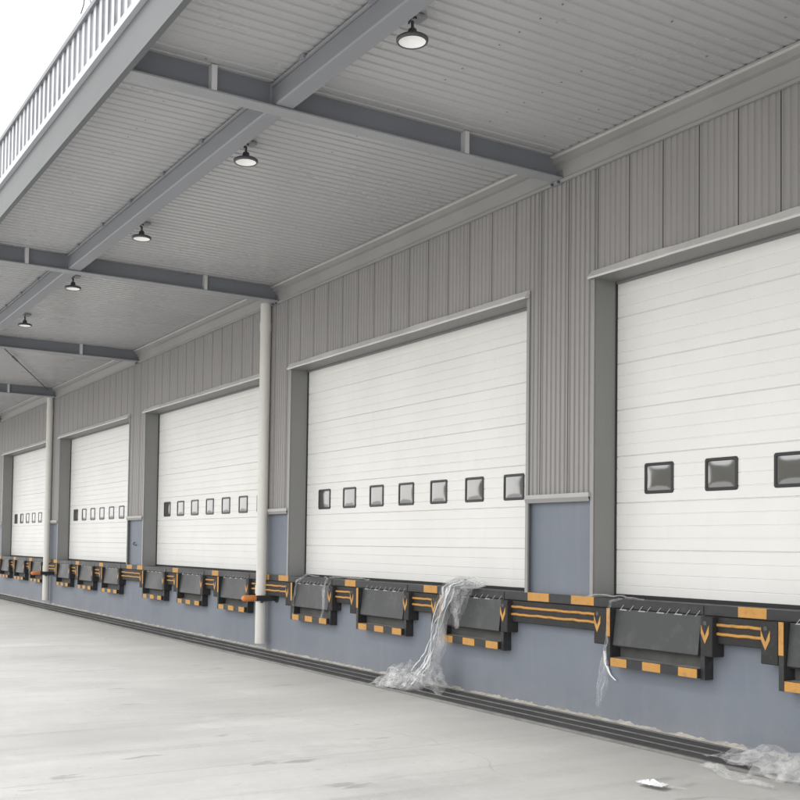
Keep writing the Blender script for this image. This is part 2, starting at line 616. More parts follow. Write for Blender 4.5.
# small black hook bracket on the blue pier between the third and fourth door
mb = MB()
hx = xl(2) - 0.55
mb.tube([(hx - 0.08, -0.001, 1.62), (hx - 0.08, -0.03, 1.60), (hx - 0.05, -0.04, 1.565), (hx + 0.07, -0.03, 1.56)], 0.009, 'seal', 8)
mb.build('wall_hook', wh)

# ------------------------------------------------------------------ loading doors
SEC = 0.4465


def make_door_parts():
    d = MB()
    zs = []
    z = SILL + 0.012
    prof = []                                # (z, y) going up
    y0 = REV
    sec = 0
    zz = 1.155
    top = HEAD + 0.02
    while zz < top:
        for j in range(4):
            h = SEC / 4
            zb_ = zz + j * h
            g = 0.016 if j == 0 else 0.0065
            wdt = 0.009 if j == 0 else 0.0055
            prof.append((zb_, y0 + g))
            prof.append((zb_ + wdt, y0))
            prof.append((zb_ + h - wdt, y0))
        zz += SEC
    prof = [(min(z_, top), y_) for z_, y_ in prof if z_ <= top]
    prof[0] = (SILL + 0.004, y0)
    rows = [[(0.004, y_, z_), (DW - 0.004, y_, z_)] for z_, y_ in prof]
    d.grid(rows, 'door')
    d.box((0, y0 + 0.03, SILL), (DW, y0 + 0.05, HEAD + 0.03), 'door')
    return d


def ring(cx, cz, w, h, r, y, n=5):
    pts = []
    for qx, qz, a0 in ((1, -1, -90), (1, 1, 0), (-1, 1, 90), (-1, -1, 180)):
        for i in range(n):
            a = math.radians(a0 + 90 * i / (n - 1))
            pts.append((cx + qx * (w / 2 - r) + r * math.cos(a), y, cz + qz * (h / 2 - r) + r * math.sin(a)))
    return pts


def window_mesh(cx):
    w = MB()
    cz = (WZ0 + WZ1) / 2
    H = WZ1 - WZ0
    y = REV
    rows = [ring(cx, cz, WW, H, 0.022, y + 0.004), ring(cx, cz, WW, H, 0.022, y - 0.007), ring(cx, cz, WW - 0.010, H - 0.010, 0.026, y - 0.011),
            ring(cx, cz, WW - 0.050, H - 0.050, 0.014, y - 0.011), ring(cx, cz, WW - 0.058, H - 0.058, 0.010, y - 0.003)]
    w.grid(rows, 'winframe', close=True)
    nx, nz = 12, 10
    pw, ph = WW - 0.058, H - 0.058
    rr = []
    for j in range(nz + 1):
        row = []
        for i in range(nx + 1):
            u, v = i / nx, j / nz
            e = min(1, 5 * min(u, 1 - u)) * min(1, 5 * min(v, 1 - v))
            bulge = 0.0045 * (e ** 0.5) * (0.6 + 0.4 * math.sin(math.pi * u) * math.sin(math.pi * v))
            row.append((cx - pw / 2 + pw * u, y - 0.003 - bulge, cz - ph / 2 + ph * v))
        rr.append(row)
    w.grid(rr, 'pane', smooth=True)
    return w


door_proto = None
for k in range(NB):
    if door_proto is None:
        door_proto = make_door_parts().build('loading_door', wh)
        door_proto.location = (xl(0), 0, 0)
        s = MB()
        s.box((0.003, 0.216, SILL), (0.014, REV - 0.001, HEAD - 0.004), 'seal')
        s.box((DW - 0.022, 0.212, SILL), (DW - 0.003, REV - 0.001, HEAD - 0.004), 'seal')
        s.box((0.022, 0.205, HEAD - 0.025), (DW - 0.022, REV - 0.001, HEAD - 0.004), 'reveal')
        s.box((0.022, 0.21, SILL - 0.0005), (DW - 0.022, REV + 0.02, SILL + 0.03), 'seal')
        s.build('door_seal', door_proto)
        for j in range(7):
            window_mesh(DW / 2 + (j - 3) * WP).build('window', door_proto)
    else:
        c = copy_tree(door_proto, wh)
        c.location = (xl(k), 0, 0)

# ------------------------------------------------------------------ canopy
can = empty('canopy', (0, 0, 0), label='wide steel canopy with corrugated grey soffit and white ribbed front over the loading doors', category='canopy')

mb = MB()
rows_a, rows_b = [], []
x = X0
P_ = 0.12
pts = []
while x < X1:
    for dx, dz in ((0.0, 0.0), (0.074, 0.0), (0.082, 0.011), (0.110, 0.011)):
        pts.append((x + dx, SOF + dz))
    x += P_
pts.append((x, SOF))
mb.grid([[(px, 0.2, pz) for px, pz in pts], [(px, EY + 0.02, pz) for px, pz in pts]], 'soffit')
# rows of fixing screws along the purlin lines
for yy in (-0.55, -1.2, -2.05, -3.0, -3.9):
    x = X0 + 0.037
    while x < X1:
        if -16 < x < 0 and random.random() < 0.45:
            r = 0.009
            mb.face([(x + r * math.cos(a), yy + r * math.sin(a), SOF - 0.003) for a in [i * math.pi / 3 for i in range(6)]], 'lamp_body')
        x += P_ * 2
mb.face([(X0, 0.5, SOF + 0.3), (X1, 0.5, SOF + 0.3), (X1, EY, SOF + 0.3), (X0, EY, SOF + 0.3)], 'cap')
mb.build('soffit', can)

mb = MB()
mb.box((X0, EY - 0.02, BBOT - 0.012), (X1, EY + 0.03, 5.598), 'edge')
mb.build('edge_channel', can)

mb = MB()
mb.box((X0, EY - 0.065, 5.600), (X1, EY - 0.012, 5.665), 'fascia')
x = X0
per = 0.165
pr = []
while x < X1:
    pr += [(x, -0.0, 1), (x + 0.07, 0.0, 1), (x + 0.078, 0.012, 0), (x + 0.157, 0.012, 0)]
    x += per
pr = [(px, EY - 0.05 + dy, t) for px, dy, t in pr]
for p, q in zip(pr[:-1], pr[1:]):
    mat = 'fascia' if p[2] == 1 and q[2] == 1 else 'fascia_valley_shade'
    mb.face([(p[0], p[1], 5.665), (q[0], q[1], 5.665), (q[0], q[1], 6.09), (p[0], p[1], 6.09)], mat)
mb.build('fascia', can)
mb = MB()
mb.box((X0, EY - 0.075, 6.09), (X1, EY + 0.1, 6.135), 'cap')
mb.build('fascia_cap', can)
# curl of loose wire above the cap
mb = MB()
mb.tube([(-8.75, EY - 0.02, 6.13), (-8.8, EY - 0.03, 6.28), (-8.9, EY - 0.03, 6.40), (-8.98, EY - 0.02, 6.39), (-9.02, EY - 0.02, 6.31), (-9.1, EY - 0.02, 6.27)], 0.007, 'cap', 6)
mb.build('loose_wire', can)

beam_proto = None
for k in range(6):
    bx = XB - k * S
    if beam_proto is None:
        mb = MB()
        f0 = BBOT
        mb.box((-0.005 - 0.07, -0.008, f0 + 0.014), (0.005 - 0.07, EY + 0.032, SOF - 0.002), 'beam')   # web
        o = mb.build('beam', can)
        o.location = (bx, 0, 0)
        beam_proto = o
        m2 = MB()
        m2.box((-0.15, -0.01, f0), (0.01, EY + 0.032, f0 + 0.0138), 'beam_lite')
        m2.build('flange', o)
        for yy in (-1.24, -3.8):
            m2 = MB()
            m2.box((-0.0648, yy - 0.024, f0 + 0.0142), (0.006, yy + 0.024, SOF - 0.003), 'plate')
            m2.build('stiffener', o)
        m2 = MB()
        m2.box((-0.155, -0.046, f0 - 0.045), (0.015, -0.0755, SOF - 0.004), 'beam')
        for bxx in (-0.12, -0.025):
            for bz in (f0 - 0.03,):
                m2.tube([(bxx, -0.075, bz), (bxx, -0.10, bz)], 0.014, 'lamp_body', 6)
        m2.build('end_plate', o)
    else:
        c = copy_tree(beam_proto, can)
        c.location = (bx, 0, 0)

# longitudinal tubes between the beams
for k in range(-1, 6):
    xa = (XB - k * S - 0.15) if k >= 0 else X1
    xa = XB - k * S - 0.076
    xb = XB - (k + 1) * S - 0.064
    mb = MB()
    mb.box((xb, -3.245, 5.305), (xa, -3.07, SOF - 0.036), 'tube', 0.012)
    mb.box((xb, -3.262, SOF - 0.035), (xa, -3.05, SOF - 0.018), 'beam_lite')
    o = mb.build('purlin_tube', can)
    for xx in (xb + 0.006, xa - 0.006):
        box('end_bracket', (xx - 0.006, -3.27, 5.30), (xx + 0.006, -3.05, SOF - 0.006), 'tube', o)
    x = xb + 0.6
    while x < xa and -24 < x < -4:
        box('clip', (x - 0.035, -3.285, SOF - 0.04), (x + 0.035, -3.262, SOF - 0.004), 'tube', o)
        x += 1.05

mb = MB()
mb.tube([(-20.52, -2.9, 5.44), (-26.65, -0.3, 5.44)], 0.012, 'lamp_body', 6)
mb.tube([(-22.3, -2.145, 5.44), (-22.75, -1.955, 5.44)], 0.022, 'lamp_body', 8)
mb.build('tie_rod', can)

# ------------------------------------------------------------------ high bay lamps
def make_lamp():
    r = empty('high_bay_lamp', (0, 0, 5.31))
    mb = MB()
    mb.lathe([(0.0, 0.0015), (0.098, 0.0015), (0.1, -0.003)], 'lens')
    for v_ in range(len(mb.v)):
        pass
    mb.build('lens', r)
    mb = MB()
    mb.lathe([(0.099, 0.002), (0.101, -0.008), (0.113, -0.008), (0.119, 0.004), (0.119, 0.016), (0.105, 0.026), (0.06, 0.034), (0.036, 0.05), (0.032, 0.085), (0.026, 0.092), (0.0, 0.093)], 'lamp_body')
    mb.build('housing', r)
    mb = MB()
    mb.tube([(0, 0, 0.09), (0, 0, 0.15)], 0.012, 'lamp_body', 8)
    pts = [(0.05 * math.cos(a), 0, 0.150 + 0.022 * math.sin(a)) for a in [math.pi * i / 8 for i in range(9)]]
    mb.tube(pts, 0.007, 'lamp_body', 6)
    mb.tube([(0.0, 0, 0.165), (0, 0, 0.202)], 0.012, 'conduit', 8)
    mb.build('hook', r)
    mb = MB()
    mb.box((-0.05, -0.04, 0.172), (0.05, 0.10, 0.203), 'conduit', 0.006)
    mb.build('junction_box', r)
    return r


lamp_pos = [(XB + 1.53, -2.885), (XB - 1.35, -2.89), (XB - 4.38, -2.88), (XB - 7.36, -2.88), (XB - 10.45, -2.84)]
lamp_lab = ['round black lamp under the soffit in the open bay, largest of the hanging lamps',
            'round black lamp hanging just beyond the first canopy beam, second largest of the lamps',
            'round black lamp in the middle of the row, just before the second canopy beam',
            'small round black lamp hanging just beyond the second canopy beam',
            'smallest round black lamp, hanging just before the third canopy beam']
lp = None
for (x, y), lab in zip(lamp_pos, lamp_lab):
    o = make_lamp() if lp is None else copy_tree(lp)
    lp = lp or o
    o.location = (x, y, 5.31)
    o['label'], o['category'], o['group'] = lab, 'lamp', 'round lamps under the canopy'

# ------------------------------------------------------------------ dock levellers
HL = LW / 2


def make_leveller():
    r = empty('dock_leveller', (0, 0, 0))
    mb = MB()
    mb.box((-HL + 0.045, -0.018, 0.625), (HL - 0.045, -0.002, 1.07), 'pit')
    mb.box((-HL, -0.15, 0.545), (-HL + 0.045, -0.002, 1.0705), 'black')
    mb.box((HL - 0.045, -0.105, 0.535), (HL, -0.002, 1.0705), 'black')
    mb.box((-HL - 0.0005, -0.1535, 0.815), (-HL + 0.043, -0.12, 1.069), 'yellow')
    mb.build('frame', r)
    mb = MB()
    a, b_ = -HL + 0.047, HL - 0.047
    mb.box((a, -0.145, 0.547), (b_, -0.002, 0.624), 'black')
    mb.face([(a, -0.145, 0.6262), (b_, -0.145, 0.6262), (b_, -0.002, 0.6262), (a, -0.002, 0.6262)], 'ledge')
    n = 5
    wds = [0.2, 0.19, 0.21, 0.2, 0.2]
    x = a
    for i, w in enumerate(wds):
        w *= (b_ - a)
        if i % 2 == 0:
            mb.box((x, -0.1475, 0.548), (x + w, -0.14, 0.623), 'yellow')
        x += w
    mb.build('warning_bar', r)
    # hanging lip plate, tipped a little outward at its foot
    mb = MB()
    a, b_ = -HL + 0.052, HL - 0.056
    zt, zb = 1.065, 0.738
    yt, yb = -0.085, -0.125
    mb.face([(a, yt, zt), (b_, yt, zt), (b_, yb, zb), (a, yb, zb)][::-1], 'lip')
    mb.face([(a, yb, zb), (b_, yb, zb), (b_, yb + 0.022, zb - 0.016), (a, yb + 0.022, zb - 0.016)], 'lip')
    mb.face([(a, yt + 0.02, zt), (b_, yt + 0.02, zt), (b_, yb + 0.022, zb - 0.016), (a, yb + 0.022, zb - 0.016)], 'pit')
    mb.face([(a, yt, zt), (a, yb, zb), (a, yb + 0.022, zb - 0.016), (a, yt + 0.02, zt)], 'lip')
    mb.face([(b_, yt, zt), (b_, yt + 0.02, zt), (b_, yb + 0.022, zb - 0.016), (b_, yb, zb)], 'lip')
    mb.face([(a, yt, zt), (a, yt + 0.02, zt), (b_, yt + 0.02, zt), (b_, yt, zt)], 'lip')
    lip = mb.build('lip', r)
    mb = MB()
    n = 9
    for i in range(n):
        x = a + 0.05 + (b_ - a - 0.12) * i / (n - 1) + (0.012 if i % 3 else 0)
        sk, t = 0.03, 0.004
        mb = MB()
        mb.face([(x - t, -0.0895, zt - 0.012), (x + t, -0.0895, zt - 0.012), (x + t + sk, -0.067, 1.104), (x - t + sk, -0.067, 1.104)], 'lug')
        if i % 2 == 0 and i < n - 1:
            mb.face([(x, -0.0893, zt - 0.010), (x + 0.085, -0.0893, zt - 0.010), (x + 0.085, -0.088, zt + 0.001), (x + t, -0.088, zt + 0.001)], 'lug')
        mb.build('hinge_lug', lip)
    mb = MB()
    mb.box((-HL + 0.05, -0.0655, 1.074), (HL - 0.05, -0.0605, SILL - 0.01), 'black')
    mb.build('deck_edge', r)
    return r


door_name = ['largest white door, the one cut by the picture edge', 'second largest white door', 'white door in the middle of the row',
             'fourth white door of the receding row', 'smallest white door at the far end']
lev_lab = {
    (0, 0): 'large dark grey dock leveller seen whole under the biggest white door',
    (0, 1): 'dock leveller with only its striped corner in view at the picture edge',
    (1, 0): 'dock leveller looped over by clear film strips, under the second biggest door',
    (1, 1): 'bare dock leveller between the film-looped and the film-draped ones, second biggest door',
    (1, 2): 'dock leveller half hidden by the big drape of plastic film, second biggest door',
    (2, 0): 'dock leveller under the middle door, at the end away from the tall cream pipe',
    (2, 1): 'middle one of the three dock levellers under the middle door of the row',
    (2, 2): 'dock leveller just behind the orange-tipped bar and tall cream pipe, middle door',
    (3, 0): 'small dock leveller next to the far cream pipe, under the fourth door',
    (3, 1): 'small dock leveller, middle one of three under the fourth door',
    (3, 2): 'small dock leveller under the fourth door, beside the blue pier with the hook',
    (4, 0): 'tiny dock leveller at the very far end of the row, fifth door',
    (4, 1): 'tiny dock leveller, middle one of three under the fifth door',
    (4, 2): 'tiny dock leveller behind the far cream pipe and its orange-tipped bar',
}
lv = None
for (k, j), lab in lev_lab.items():
    o = make_leveller() if lv is None else copy_tree(lv)
    lv = lv or o
    o.location = (xl(k) + DW / 2 + (j - 1) * LP, 0, 0)
    o['label'], o['category'], o['group'] = lab, 'dock leveller', 'dock levellers along the platform edge'


# ------------------------------------------------------------------ dock bumpers (two blocks and a striped plate)
def make_bumper(length):
    """local x from 0 (right face of the leveller on the left) to length"""
    r = empty('dock_bumper', (0, 0, 0))
    for x0, x1, vx in ((0.008, 0.112, 0.040), (length - 0.165, length - 0.010, length - 0.120)):
        mb = MB()
        mb.box((x0, -0.15, 0.735), (x1, -0.002, 1.066), 'rubber', 0.006)
        mb.tube([(vx, -0.149, 1.01), (vx, -0.153, 1.01)], 0.018, 'pit', 10)
        blk = mb.build('bumper_block', r)
        mb = MB()
        w, t = 0.042, 0.032
        zt_, zb_ = 0.985, 0.885
        for s in (-1, 1):
            q = [(vx + s * w, -0.1525, zt_ + 0.012), (vx + s * w, -0.1525, zt_ - 0.06), (vx, -0.1525, zb_ - 0.045), (vx, -0.1525, zb_ + 0.02)]
            mb.face(q if s < 0 else q[::-1], 'yellow')
        mb.build('chevron', blk)
    mb = MB()
    mb.box((0.113, -0.085, 0.845), (length - 0.166, -0.002, 1.064), 'rubber', 0.005)
    mb.build('rail_plate', r)
    for z in (0.925, 1.0):
        mb = MB()
        n = max(6, int(length / 0.08))
        a, b_ = 0.115, length - 0.168
        pth = [(a + (b_ - a) * i / n, -0.088, z + 0.006 * noise.noise(Vector((i * 0.9, z * 13, length)))) for i in range(n + 1)]
        mb.tube(pth, 0.014, 'yellow', 8)
        mb.build('yellow_line', r)
    return r


GAP = LP - LW
PIER = S - 2 * LP - LW
bm_s = bm_l = None


def place_bumper(k, j, lab):
    """j = 0,1: between levellers j and j+1 of door k; j = -1: on the pier left of door k"""
    global bm_s, bm_l
    if j >= 0:
        o = make_bumper(GAP) if bm_s is None else copy_tree(bm_s)
        bm_s = bm_s or o
        x = xl(k) + DW / 2 + (j - 1) * LP + HL
    else:
        o = make_bumper(PIER) if bm_l is None else copy_tree(bm_l)
        bm_l = bm_l or o
        x = xl(k) + DW / 2 - LP - HL - PIER
    o.location = (x, 0, 0)
    o['label'], o['category'], o['group'] = lab, 'bumper', 'black and yellow bumpers along the platform edge'


for k, j, lab in [
    (0, 0, 'short black bumper with two yellow lines and chevron blocks under the biggest door'),
    (0, -1, 'longest black bumper with yellow lines on the pier before the biggest door'),
    (1, 0, 'short black bumper between the film-looped leveller and the bare one beside it'),
    (1, 1, 'short black bumper just beside the big drape of plastic film'),
    (1, -1, 'black bumper with yellow lines on the pier beside the tall cream pipe'),
    (2, 0, 'short black bumper under the middle door, away from the tall cream pipe'),
    (2, 1, 'short black bumper under the middle door, towards the tall cream pipe'),
    (2, -1, 'black bumper with yellow lines on the pier below the small black hook'),
    (3, 0, 'tiny black bumper under the fourth door, on its far pipe side'),
    (3, 1, 'tiny black bumper under the fourth door, on its hook pier side'),
    (3, -1, 'small black bumper with yellow lines on the pier beside the far cream pipe'),
    (4, 0, 'tiny black bumper under the fifth door, at the far end of the row'),
    (4, 1, 'tiny black bumper under the fifth door, close to the far cream pipe'),
]:
    place_bumper(k, j, lab)


# ------------------------------------------------------------------ downpipes and orange-tipped bars
def make_pipe():
    r = empty('downpipe', (0, 0, 0))
    mb = MB()
    R = 0.083
    mb.tube([(0, 0, 0.115), (0, 0, 0.3), (0.006, 0, 1.2), (0, 0, 2.6), (0.003, 0, 4.0), (0, 0, 5.283)], R, 'pipe', 20)
    mb.build('pipe', r)
    for z in (4.86, 0.86):
        mb = MB()
        mb.tube([(0, 0, z), (0, 0, z + 0.13)], R + 0.007, 'pipe', 20)
        mb.build('coupling', r)
    for z in (0.74,):
        mb = MB()
        mb.tube([(0, 0, z), (0, 0, z + 0.035)], R + 0.004, 'conduit', 20)
        mb.box((-0.02, R - 0.03, z), (0.02, 0.13, z + 0.035), 'conduit')
        mb.box((0.07, -0.05, z - 0.01), (0.10, -0.01, z + 0.045), 'lamp_body')
        mb.build('clamp', r)
    return r


pp = None
for k, lab in ((1, 'tall cream downpipe on the pier between the middle and second biggest doors'),
               (3, 'thin far cream downpipe on the pier between the fourth and fifth doors')):
    o = make_pipe() if pp is None else copy_tree(pp)
    pp = pp or o
    o.location = (xl(k) - 0.735, -0.13, 0)
    o['label'], o['category'], o['group'] = lab, 'pipe', 'cream downpipes on the wall'


def make_arm():
    r = empty('guard_bar', (0, 0, 0))
    mb = MB()
    mb.tube([(0, -0.002, 0.8), (0, -0.02, 0.8)], 0.07, 'black', 12)
    mb.tube([(0, -0.01, 0.8), (0, -0.36, 0.8)], 0.042, 'black', 14)
    mb.build('bar', r)
    mb = MB()
    pth = [(0, -0.355, 0.8), (0, -0.36, 0.8), (0, -0.54, 0.8), (0, -0.565, 0.8), (0, -0.578, 0.8)]
    mb.tube(pth, [0.044, 0.047, 0.047, 0.038, 0.018], 'orange', 14)
    mb.build('cap', r)
    return r


ar = None
for k, lab in ((1, 'black bar with an orange tip sticking out beside the tall cream pipe'),
               (3, 'small black bar with an orange tip sticking out beside the far cream pipe')):
    o = make_arm() if ar is None else copy_tree(ar)
    ar = ar or o
    o.location = (xl(k) - 0.454, 0, 0.01)
    o['label'], o['category'], o['group'] = lab, 'guard bar', 'orange-tipped bars beside the downpipes'


# ------------------------------------------------------------------ plastic film
def crumple(p, amp, freq, seed):
    v = Vector(p) * freq + Vector((seed * 3.7, seed * 1.3, seed * 7.1))
    d = noise.noise_vector(v)
    for f_, a_ in ((1.9, 0.55), (3.7, 0.18)):
        q = noise.noise_vector(v * f_)
        d = d + Vector((0.35 - abs(q.x) * 1.6, 0.35 - abs(q.y) * 1.6, 0.35 - abs(q.z) * 1.6)) * a_
    return Vector(p) + d * amp


def ribbon(mb, path, widths, n, nv, amp, freq, seed, fold=0.05, folds=3, zmin=0.012, mat='film', wdir=Vector((1, 0, 0)), ymax=None):
    """crumpled strip of film along a path"""
    P = [Vector(p) for p in path]
    rows = []
    rnd = random.Random(seed)
    ph = rnd.uniform(0, 6)
    for i in range(n + 1):
        t = i / n * (len(P) - 1)
        a = min(int(t), len(P) - 2)
        f = t - a
        f2 = f * f * (3 - 2 * f)
        c = P[a].lerp(P[a + 1], f2)
        w = widths[a] * (1 - f) + widths[a + 1] * f
        tan = (P[a + 1] - P[a]).normalized()
        nor = tan.cross(wdir).normalized()
        row = []
        for j in range(nv + 1):
            s = j / nv - 0.5
            q = c + wdir * (s * w) + nor * (fold * math.sin(s * folds * 6.28 + ph + t * 0.7))
            q = crumple(q, amp, freq, seed)
            if q.z < zmin:
                q.z = zmin + 0.004 * rnd.random()
            if ymax is not None and q.y > ymax and q.z < SILL + 0.02:
                q.y = ymax
            row.append(q)
        rows.append(row)
    mb.grid(rows, mat, smooth=True)


def sheet_heap(mb, c, size, h, n, amp, freq, seed, mat='film', ymax=None):
    rows = []
    rnd = random.Random(seed)
    rot = rnd.uniform(0, 3.14)
    ca, sa = math.cos(rot), math.sin(rot)
    for i in range(n + 1):
        row = []
        for j in range(n + 1):
            u, v = i / n * 2 - 1, j / n * 2 - 1
            rr = math.sqrt(u * u + v * v) / 1.3
            X, Y = (u * ca - v * sa) * size[0], (u * sa + v * ca) * size[1]
            z = h * max(0, 1 - rr * rr) * (0.55 + 0.9 * abs(noise.noise(Vector((u * 1.9 + seed, v * 1.9, seed * 2.2)))))
            q = crumple((c[0] + X, c[1] + Y, c[2] + z), amp * (0.35 + max(0, 1 - rr)), freq, seed)
            q.z = max(q.z, 0.028 + 0.006 * rnd.random())
            if ymax is not None:
                q.y = min(q.y, ymax)
            row.append(q)
        rows.append(row)
    mb.grid(rows, mat, smooth=True)


mb = MB()
# over the platform edge and down to the yard, in overlapping gathered strips
for s in range(3):
    r = random.Random(100 + s)
    x0 = -9.47 + r.uniform(-0.07, 0.08)
    ribbon(mb, [(x0 + 0.30, 0.0, 1.18), (x0 + 0.16, -0.05, 1.235 + r.uniform(-0.02, 0.03)), (x0 + 0.02, -0.17, 1.19), (x0 - 0.10, -0.21, 0.95), (-9.66 + r.uniform(-0.05, 0.05), -0.22, 0.62),
                (-9.71 + r.uniform(-0.1, 0.06), -0.26, 0.34), (-9.78 + r.uniform(-0.16, 0.1), -0.38, 0.12), (-9.84 + r.uniform(-0.22, 0.16), -0.52, 0.03)],
           [0.12, 0.22, 0.22, 0.16, 0.13, 0.2, 0.42, 0.34], 90, 22, 0.04, 3.6, 11 + s, 0.045, 2.5, ymax=-0.16)
for s in range(2):
    r = random.Random(160 + s)
    ribbon(mb, [(-9.30 + 0.1 * s, -0.05, 1.2), (-9.32 + 0.1 * s, -0.2, 1.08), (-9.36 + 0.08 * s, -0.22, 0.9), (-9.38, -0.2, 0.72)], [0.14, 0.16, 0.14, 0.05], 26, 8, 0.04, 4.5, 21 + s, 0.03, 2, ymax=-0.16)
for s in range(3):
    r = random.Random(200 + s)
    sheet_heap(mb, (-9.72 + r.uniform(-0.2, 0.2), -0.42 + r.uniform(-0.08, 0.1), 0.03), (0.33, 0.2), 0.30, 26, 0.11, 3.6, 31 + s, ymax=-0.03)
for s in range(4):
    # thin pale strands added as painted glints along the drape
    r = random.Random(500 + s)
    dx, dy = r.uniform(-0.09, 0.1), r.uniform(-0.03, 0.0)
    ribbon(mb, [(-9.36 + dx, -0.08, 1.225), (-9.47 + dx, -0.205 + dy, 1.16), (-9.58 + dx, -0.25 + dy, 0.9), (-9.68 + dx * 0.8, -0.27 + dy, 0.6), (-9.74 + dx, -0.33 + dy, 0.32), (-9.82 + dx * 1.8, -0.46 + dy * 3, 0.1)],
           [0.012, 0.035, 0.018, 0.008, 0.028, 0.012], 50, 4, 0.05, 3.0, 140 + 5 * s, 0.006, 1, mat='glint_strand')
for s in range(7):  # pale loops added as painted glints over the heap
    r = random.Random(540 + s)
    cx_, cy_, a0, rad = -9.78 + r.uniform(-0.32, 0.2), -0.46 + r.uniform(-0.1, 0.08), r.uniform(0, 6.28), r.uniform(0.05, 0.12)
    pth = [(cx_ + rad * 1.3 * math.cos(a0 + t * 0.75), cy_ - 0.06 - 0.5 * rad * math.sin(a0 + t * 0.75), 0.14 + rad * math.sin(a0 + t * 0.75 + 0.6)) for t in range(5)]
    ribbon(mb, pth, [0.012, 0.02, 0.026, 0.02, 0.01], 30, 4, 0.02, 5, 160 + s, 0.003, 1, mat='glint_strand', wdir=Vector((0.3, -0.5, 0.8)).normalized())
for s in range(3):
    r = random.Random(300 + s)
    sheet_heap(mb, (-10.05 + r.uniform(-0.1, 0.1), -0.6 + r.uniform(-0.05, 0.05), 0.02), (0.25, 0.14), 0.13, 20, 0.08, 4.5, 51 + s, ymax=-0.05)
mb.build('plastic_film', label='large drape of clear plastic film falling from the platform to a heap on the ground', category='plastic film', group='plastic film left on the dock')

mb = MB()
for s in range(3):
    r = random.Random(400 + s)
    sheet_heap(mb, (-5.12 + r.uniform(-0.2, 0.3), -0.42 + r.uniform(-0.12, 0.12), 0.02), (0.38, 0.2), 0.12, 30, 0.10, 3.4, 71 + s, ymax=-0.03)
for s in range(2):
    r = random.Random(450 + s)
    sheet_heap(mb, (-4.5 + r.uniform(-0.1, 0.2), -0.62 + r.uniform(-0.15, 0.1), 0.02), (0.34, 0.24), 0.2, 26, 0.11, 3.6, 91 + s, ymax=-0.03)
ribbon(mb, [(-5.45, -0.78, 0.03), (-5.2, -0.90, 0.03), (-4.95, -0.98, 0.03), (-4.7, -1.0, 0.03)], [0.08, 0.12, 0.12, 0.1], 30, 8, 0.03, 5, 5, 0.02, 2, wdir=Vector((0.3, 0.95, 0)).normalized())
mb.build('plastic_film', label='flat crumpled plastic film spread over the drain below the biggest door', category='plastic film', group='plastic film left on the dock')

mb = MB()
x = -7.10
ribbon(mb, [(x + 0.09, -0.07, 1.165), (x + 0.04, -0.165, 1.13), (x + 0.02, -0.17, 0.9), (x - 0.02, -0.172, 0.66), (x - 0.06, -0.17, 0.4), (x - 0.10, -0.18, 0.16)],
       [0.03, 0.025, 0.03, 0.05, 0.14, 0.06], 60, 8, 0.016, 8, 3, 0.012, 2)
ribbon(mb, [(x + 0.0, -0.172, 0.6), (x - 0.05, -0.176, 0.42), (x - 0.08, -0.18, 0.22)], [0.06, 0.12, 0.05], 30, 8, 0.02, 9, 8, 0.012, 2)
ribbon(mb, [(x - 0.34, -0.09, 1.165), (x - 0.15, -0.09, 1.185), (x + 0.1, -0.07, 1.18), (x + 0.35, -0.07, 1.165)], [0.06, 0.05, 0.05, 0.03], 30, 6, 0.012, 9, 6, 0.008, 2, wdir=Vector((0, 1, 0)))
mb.build('plastic_film', label='thin strip of clear film hanging beside the leveller of the biggest door', category='plastic film', group='plastic film left on the dock')
mb = MB()
ribbon(mb, [(-7.27, -0.03, 0.66), (-7.265, -0.025, 0.55), (-7.21, -0.022, 0.46), (-7.13, -0.02, 0.40)], [0.035, 0.035, 0.03, 0.02], 20, 4, 0.006, 9, 4, 0.004, 1, mat='bag')
mb.build('tape_strip', label='short white curved strip stuck to the blue wall below the longest bumper', category='tape')

mb = MB()
cx = xl(1) + DW / 2 - LP
ribbon(mb, [(cx - 0.42, -0.17, 0.62), (cx - 0.40, -0.18, 0.85), (cx - 0.32, -0.17, 1.1), (cx - 0.22, -0.08, 1.19), (cx + 0.1, -0.04, 1.18)], [0.05, 0.06, 0.05, 0.06, 0.05], 50, 6, 0.014, 7, 14, 0.01, 2)
ribbon(mb, [(cx + 0.28, -0.05, 1.18), (cx + 0.42, -0.1, 1.17), (cx + 0.47, -0.18, 1.0), (cx + 0.46, -0.18, 0.8), (cx + 0.40, -0.17, 0.6)], [0.05, 0.06, 0.08, 0.08, 0.04], 50, 6, 0.016, 7, 16, 0.012, 2)
ribbon(mb, [(cx + 0.42, -0.05, 1.185), (cx + 0.8, -0.06, 1.19), (cx + 1.2, -0.05, 1.185), (cx + 1.45, -0.06, 1.18)], [0.05, 0.06, 0.06, 0.04], 40, 5, 0.014, 7, 18, 0.01, 2, wdir=Vector((0, 1, 0)))
mb.build('plastic_film', label='loops of clear film strip over a leveller of the second biggest door', category='plastic film', group='plastic film left on the dock')

mb = MB()
for s in range(2):
    sheet_heap(mb, (-5.14 + 0.03 * s, -1.66, 0.008), (0.085, 0.06), 0.055, 18, 0.022, 9, 120 + s, mat='bag')
ribbon(mb, [(-5.1, -1.64, 0.02), (-5.02, -1.59, 0.02), (-4.95, -1.55, 0.015)], [0.07, 0.05, 0.03], 16, 6, 0.012, 9, 9, 0.008, 2, wdir=Vector((0.5, -0.8, 0)).normalized())
mb.build('plastic_bag', label='small crumpled white plastic bag lying on the concrete', category='bag')

